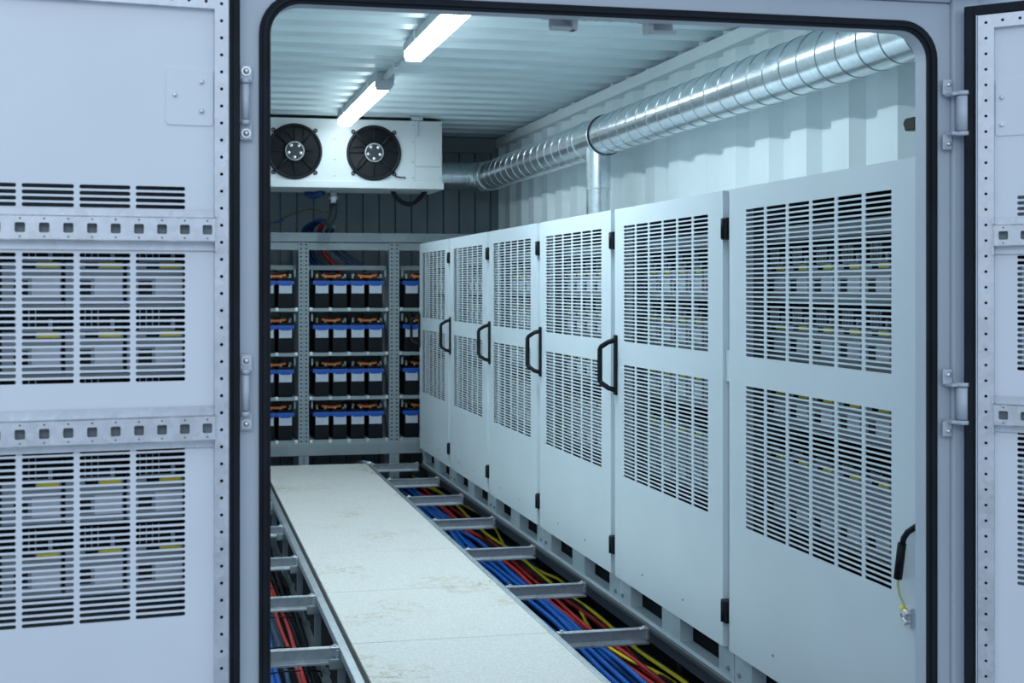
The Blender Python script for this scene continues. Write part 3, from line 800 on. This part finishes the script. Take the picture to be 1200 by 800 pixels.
bat = make_battery(); first = [True]
def place_bat(x, z, label):
    global bat
    if first[0]:
        first[0] = False; bat.location = (x, RY+.03, z+ZB); bat['label'] = label; bat['group'] = 'batteries in the rack'; return
    dup(bat, (x, RY+.03, z), 0, label, 'batteries in the rack')
rowsz = [-.178, -.548, -.915, -1.274]
RN = ['top', 'second', 'third', 'bottom']
LN = ['left', 'second', 'third', 'right']
for ri, z in enumerate(rowsz):
    for k in range(4):
        place_bat(1.210+.1507*k, z, 'black battery with blue lid, %s from left in the %s row, middle bay' % (('first', 'second', 'third', 'last')[k], RN[ri]))
    for k, x in enumerate((.755, .906)):
        place_bat(x, z, 'black battery with blue lid, %s, %s row, left bay' % (('cut off by the doorway edge', 'beside the upright')[k], RN[ri]))
    place_bat(1.972, z, 'black battery with blue lid in the %s row, right bay beside cabinets' % RN[ri])
# orange battery links
def make_link():
    t = bpy.data.objects.new('battery_link', None); C.objects.link(t); ORG[t.name] = Vector((0, 0, 0)); tag(t, None, 'battery link')
    b = MB(); P = []
    for k in range(9):
        u = k/8; P.append((-.082+.164*u, 0, .014-.012*math.sin(PI*u)))
    b.tube(P, .0125, n=10); b.build('orange_bar', M['orange'], t)
    b = MB(); b.box(-.05, .04, .02, .04, -.012, .035, .006); b.build('clip', M['black'], t)
    b = MB(); b.cyl((-.120, .01, -.013), (-.120, .01, .026), .012, n=12); b.build('post_cap', mat('cap_yellow', (.42, .42, .12), .5), t)
    b = MB(); b.cyl((.118, .01, -.013), (.118, .01, .024), .011, n=12); b.build('end_cap', M['knob'], t)
    return t
lk = make_link(); lf = [True]
lk2 = None
def place_link(x, z, label):
    if lf[0]:
        lf[0] = False; lk.location = (x, RY+.10, z+ZB); lk['label'] = label; lk['group'] = 'orange links on the batteries'; return lk
    return dup(lk, (x, RY+.10, z), 0, label, 'orange links on the batteries')
for ri, z in enumerate(rowsz):
    zl = z+.261
    place_link(1.297, zl, 'orange link joining the two left batteries of the %s row in the middle bay' % RN[ri])
    o = place_link(1.602, zl, 'orange link joining the two right batteries of the %s row in the middle bay' % RN[ri])
    for ch in o.children:
        if ch.name.startswith('post_cap'): ch.data = ch.data.copy(); ch.data.materials[0] = M['knob']
    place_link(.835, zl, 'orange link over the batteries of the %s row in the left bay' % RN[ri])
    place_link(2.06, zl, 'orange link over the battery of the %s row in the right bay' % RN[ri])

# ------------------------------------------------------------------ raised floor
tx0, tx1 = .708, 1.545
edges = [10.06, 9.222, 8.375, 7.535, 6.709, 5.843, 4.988, 4.14]
for k in range(7):
    ya, yb = edges[k+1]+.0022, edges[k]-.0022
    if k == 1 or k == 3: pass
    b = MB(); b.box(tx0+.001, tx1-.001, ya, yb, ZT-.034, ZT, .0025)
    o = b.build('floor_tile', M['tile'])
    lab = 'white stained raised-floor tile at the far end by the battery rack' if k == 0 else ('white stained raised-floor tile nearest the doorway' if k == 6 else 'white stained raised-floor tile, %s counted from the battery rack' % ORD[k])
    tag(o, lab, 'floor tile', 'walkway floor tiles')
for nm, x0, x1, lab in (('l', .655, .690, 'long grey steel stringer under the left edge of the walkway'), ('r', 1.552, 1.580, 'long grey steel stringer under the right edge of the walkway')):
    b = MB(); b.box(x0, x1, 3.3, 10.12, ZT-.040, ZT-.006, .003)
    tag(b.build('floor_stringer', M['steel']), lab, 'stringer', 'floor stringers')
b = MB(); b.box(.6915, .707, 3.3, 10.1, ZT-.040, ZT-.012); tag(b.build('gap_shade_strip', M['gap']), 'black strip painting the shaded gap between the left stringer and the walkway tiles', 'gap shade')  # black strip put in for the darkness of the open gap
b = MB(); b.box(1.5462, 1.5515, 3.3, 10.1, ZT-.040, ZT-.012); tag(b.build('gap_shade_strip', M['gap']), 'black strip painting the shaded gap between the right stringer and the walkway tiles', 'gap shade')  # same painted darkness for the gap on the right
# rail carrying the cabinets
b = MB(); b.box(1.985, 2.06, 3.0, 9.95, ZT-.016, ZT+.003, .003); b.box(2.04, 2.06, 3.0, 9.95, ZT-.10, ZT-.015); b.box(2.5, 2.56, 3.0, 9.95, ZT-.016, ZT+.003)
for yy in (3.2, 5.4, 7.6, 9.8): b.box(2.3, 2.34, yy-.03, yy+.03, ZF, ZT-.10); b.box(2.045, 2.56, yy-.03, yy+.03, ZT-.10, ZT-.015)
tag(b.build('cabinet_rail', mat('rail_shade_grey', (.06, .07, .08), .5)), 'grey steel rail under the row of white cabinets', 'rail')  # rail coloured near-black to hold the shadow under the cabinets
# cross beams
def beam(x0, x1, y, label, group, left):
    t = thing('cross_beam', ((x0+x1)/2, y, ZT-.07), label, 'beam', group)
    b = MB()
    prof = [(-.014, 0), (.020, 0), (.020, -.003), (-.008, -.003), (-.002, -.010), (-.002, -.052), (-.012, -.060), (-.016, -.066), (-.016, -.069), (-.008, -.064), (.003, -.055), (.003, -.008), (.003, -.0035), (-.014, -.0035)]
    prof = [(-.016, 0), (.020, 0), (.020, -.004), (.002, -.004), (.002, -.060), (-.018, -.064), (-.018, -.068), (.006, -.066), (.006, -.0045), (.020, -.0045)]
    b.box(x0, x1, y-.014, y+.020, ZT-.011, ZT-.006); b.box(x0, x1, y-.001, y+.004, ZT-.062, ZT-.011)
    b.prism([(-.001, -.052), (-.001, -.060), (-.020, -.070), (-.020, -.062)], lambda u, w, q: (q, y+u, ZT+w), x0, x1)
    b.build('channel', M['steel'], t)
    for xe, s_ in ((x0, 1), (x1, -1)):
        b = MB(); b.box(min(xe, xe+s_*.035), max(xe, xe+s_*.035), y-.020, y+.012, ZT-.010, ZT-.001, .003)
        b.box(min(xe, xe+s_*.014), max(xe, xe+s_*.014), y-.022, y-.004, ZT-.05, ZT-.011, .003)
        b.cyl((xe+s_*.018, y-.004, ZT-.002), (xe+s_*.018, y-.004, ZT+.006), .008, n=8)
        b.build('end_bracket', M['bolt'], t)
    return t
YR = [4.994, 5.811, 6.680, 7.563, 8.431, 9.228, 10.033]
for k, y in enumerate(YR):
    lab = 'galvanised cross beam over the right cable trench, ' + ('nearest the doorway' if k == 0 else 'farthest, by the battery rack' if k == 6 else '%s from the doorway' % ORD[k])
    beam(1.581, 1.984, y, lab, 'cross beams over the right trench', False)
YLb = [4.973, 5.821, 6.669, 7.549, 8.40]
for k, y in enumerate(YLb):
    lab = 'galvanised cross beam over the left cable trench, ' + ('nearest the doorway' if k == 0 else 'farthest one visible' if k == 4 else '%s from the doorway' % ORD[k])
    beam(.115, .654, y, lab, 'cross beams over the left trench', True)
    t = thing('floor_pedestal', (.675, y, ZF), 'steel floor pedestal under the left walkway edge, ' + ('nearest the doorway' if k == 0 else 'farthest one visible' if k == 4 else '%s from the doorway' % ORD[k]), 'pedestal', 'pedestals under the left walkway edge')
    b = MB(); b.box(.650, .680, y-.015, y+.015, ZF+.006, ZT-.062, .002); b.build('post', M['rackpl'], t)
    b = MB(); b.box(.610, .672, y-.045, y-.024, ZT-.085, ZT-.042, .008); b.box(.640, .685, y-.024, y+.022, ZT-.062, ZT-.0415, .003); b.build('head', M['rackpl'], t)
    b = MB(); b.box(.62, .72, y-.05, y+.05, ZF, ZF+.006); b.build('foot_plate', M['rackpl'], t)
# cables in the right trench
ys = [11.0-.5*k for k in range(17)]
def run(x, z, r, m, label, group, seed, amp=.018, y0=3.0, y1=10.8, drift=0., n=8):
    rn = random.Random(seed); pts = []; ph = rn.random()*6; ph2 = rn.random()*6
    k = 0; y = y1
    while y > y0-.01:
        xx = x+drift*(10.8-y)/7.8+amp*math.sin(y*1.9+ph)+amp*.5*math.sin(y*4.1+ph2)
        pts.append((xx, y, z+.012*math.sin(y*2.6+ph2)+.006*math.sin(y*5+ph))); y -= .26
    return cable(pts, r, m, label, group, n=n)
gr = 'cables in the right trench'
for k in range(7):
    run(1.872+.0225*k-(.0 if k % 2 else .0), -1.742+(.026 if k % 2 else 0), .0125, 'cblue', 'blue cable in the right trench, %s of the blue ones from the walkway' % ORD[k], gr, 10+k, .010)
for k in range(5):
    run(2.030+.020*k, -1.725+(.024 if k % 2 else 0), .0115, 'cred', 'red cable in the right trench, %s of the red ones from the walkway' % ORD[k], gr, 30+k, .010)
run(2.085, -1.66, .0095, 'cyel', 'yellow cable lying over the red cables in the right trench', gr, 50, .018)
cable([(2.06, 10.3, -1.67), (2.13, 9.13, -1.64), (2.17, 8.4, -1.64), (2.10, 7.66, -1.69), (2.10, 6.96, -1.66), (2.14, 6.6, -1.66), (2.05, 5.9, -1.72), (2.03, 5.4, -1.70), (2.07, 4.9, -1.67), (2.06, 4.0, -1.70), (2.07, 3.0, -1.70)], .0085, 'cyel', 'thinner yellow cable curving in and out beside the red cables', gr)
for k, x in enumerate((2.13, 2.16, 2.19)):
    run(x, -1.74, .013, 'cteal' if k != 1 else 'cblk', ('dark blue cable in the right trench beside the yellow cable', 'black cable in the right trench between two dark blue ones', 'dark blue cable in the right trench nearest the cabinets')[k], gr, 60+k, .016)
for k, x in enumerate((1.79, 1.825, 1.85)):
    run(x, -1.78, .013, 'cblk', 'black cable in the right trench beside the blue ones, %s from the walkway' % ORD[k], gr, 70+k, .022)
run(2.075, -1.675, .009, 'cblk', 'thin black cable tangled among the red cables in the right trench', gr, 81, .030)
# cables in the left trench
gl = 'cables in the left trench'
for k, x in enumerate((.44, .468, .496)):
    run(x, -1.765, .0135, 'cblue' if k < 2 else 'cteal', ('bright blue cable in the left trench farthest from the walkway', 'bright blue cable in the left trench beside a dark one', 'dark blue cable in the left trench between blue and red')[k], gl, 90+k, .008, y1=9.6)
for k, x in enumerate((.548, .566)):
    run(x, -1.758, .0105, 'cred', ('red cable in the left trench beside the dark blue cable', 'red cable in the left trench beside the black ones')[k], gl, 95+k, .010, y1=9.6)
for k, x in enumerate((.596, .618, .640)):
    run(x, -1.77, .0135, 'cblk', 'black cable in the left trench, %s from the red ones' % ORD[k], gl, 98+k, .006, y1=9.6)
for yy in (5.62, 6.0, 6.55, 7.2):
    b = MB(); b.tube([(.42, yy, -1.775), (.43, yy, -1.748), (.50, yy, -1.742), (.60, yy, -1.745), (.655, yy, -1.752), (.662, yy, -1.778)], .0035, n=6)
    tag(b.build('cable_tie', M['black']), 'black tie across the left trench cables, %s from the doorway' % ORD[(5.62, 6.0, 6.55, 7.2).index(yy)], 'cable tie', 'cable ties')
b = MB(); b.box(.668, .712, 3.3, 9.6, -1.83, -1.815, .002); tag(b.build('flat_strip', mat('strip_grey', (.36, .40, .42), .5)), 'long pale grey flat strip lying beside the left trench cables', 'metal strip')
b = MB(); b.tube([(1.50, 10.45, -1.50), (1.54, 10.2, -1.46), (1.60, 10.08, -1.46)], .018, n=12); tag(b.build('metal_tube', M['bolt']), 'short metal tube end poking out beneath the battery rack', 'tube')
# small things at the doorway top and on the wall
for k, (x0, x1) in enumerate(((.876, .945), (1.122, 1.198))):
    t = thing('latch_keeper', ((x0+x1)/2, 2.86, .62), ('metal latch keeper hanging inside the doorway top, left of the pair', 'metal latch keeper hanging inside the doorway top, right of the pair')[k], 'latch', 'latch keepers at the doorway top')
    b = MB(); b.box(x0-.008, x1+.004, 2.80, 2.87, .644, .664, .002); b.build('mounting_plate', M['modg'], t)
    b = MB(); b.box(x0+.006, x1, 2.825, 2.850, .614, .622, .0015); b.box(x0 if k else x1-.014, x0+.014 if k else x1, 2.82, 2.86, .614, .645, .0015); b.box(x0+.006, x1, 2.85, 2.856, .622, .645, .0015); b.build('hook', M['acw'], t)
b = MB()
for x in (.965, .995, 1.03, 1.085): b.dome((x, 2.83, .646), (0, 0, -1), .010, .010, 10)
b.box(.955, 1.10, 2.81, 2.85, .646, .652, .001)
tag(b.build('bolt_strip', M['lampend']), 'small bolted strip between the two latch keepers at the doorway top', 'bracket')
b = MB(); b.prism([(4.41, .672), (4.475, .672), (4.49, .655), (4.475, .622), (4.41, .622)], lambda u, w, q: (q, u, w), 2.865, 2.905)
tag(b.build('wall_sensor', M['black'], bevel=.004), 'small black sensor box on the right wall above the nearest cabinet', 'sensor')

# ------------------------------------------------------------------ ground outside, light, camera
b = MB(); b.box(-5, 7, -4, 2.818, ZF-.06, ZF); struct(b.build('trim_9', mat('yard_ground', (.30, .32, .34), .8)))
w = bpy.data.worlds.new('sky'); bpy.context.scene.world = w; w.use_nodes = True
bg = w.node_tree.nodes['Background']; bg.inputs['Color'].default_value = (.63, .80, 1.0, 1); bg.inputs['Strength'].default_value = .87
def area(name, loc, rot, sx, sy, power, col):
    l = bpy.data.lights.new(name, 'AREA'); l.shape = 'RECTANGLE'; l.size = sx; l.size_y = sy; l.energy = power; l.color = col
    o = bpy.data.objects.new(name, l); C.objects.link(o); o.location = (loc[0], loc[1], loc[2]+ZB); o.rotation_euler = rot
    return o
area('added_front_fill', (-.6, -1.5, 1.9), (math.radians(62), 0, math.radians(-12)), 2.5, 1.5, 40, (.86, .93, 1))  # added fill light for the open doors, no real lamp stands here
for nm, yc, ln, pw in (('tube_light_front', 5.8, 1.8, 38), ('tube_light_back', 8.55, 1.55, 16), ('added_doorway_fill', 3.75, 1.5, 6)):  # the doorway one is an added fill without a fixture, brightening the near end
    area(nm, (1.303, yc, 1.2465), (0, 0, 0), .075, ln, pw, (.77, .93, 1.0))

cam = bpy.data.cameras.new('camera'); co = bpy.data.objects.new('camera', cam); C.objects.link(co)
co.location = (0, 0, ZB); co.rotation_euler = (PI/2, 0, -math.atan(286/1450))
cam.sensor_width = 36; cam.sensor_fit = 'HORIZONTAL'; cam.lens = 1450/1200*36
cam.shift_x = (600-490)/1200; cam.shift_y = -(400-336)/1200
cam.clip_start = .05; cam.clip_end = 200
cam.dof.use_dof = True; cam.dof.focus_distance = 4.6; cam.dof.aperture_fstop = 6.3
bpy.context.scene.camera = co
vs = bpy.context.scene.view_settings
vs.view_transform = 'Standard'; vs.look = 'None'; vs.exposure = 0; vs.gamma = 1
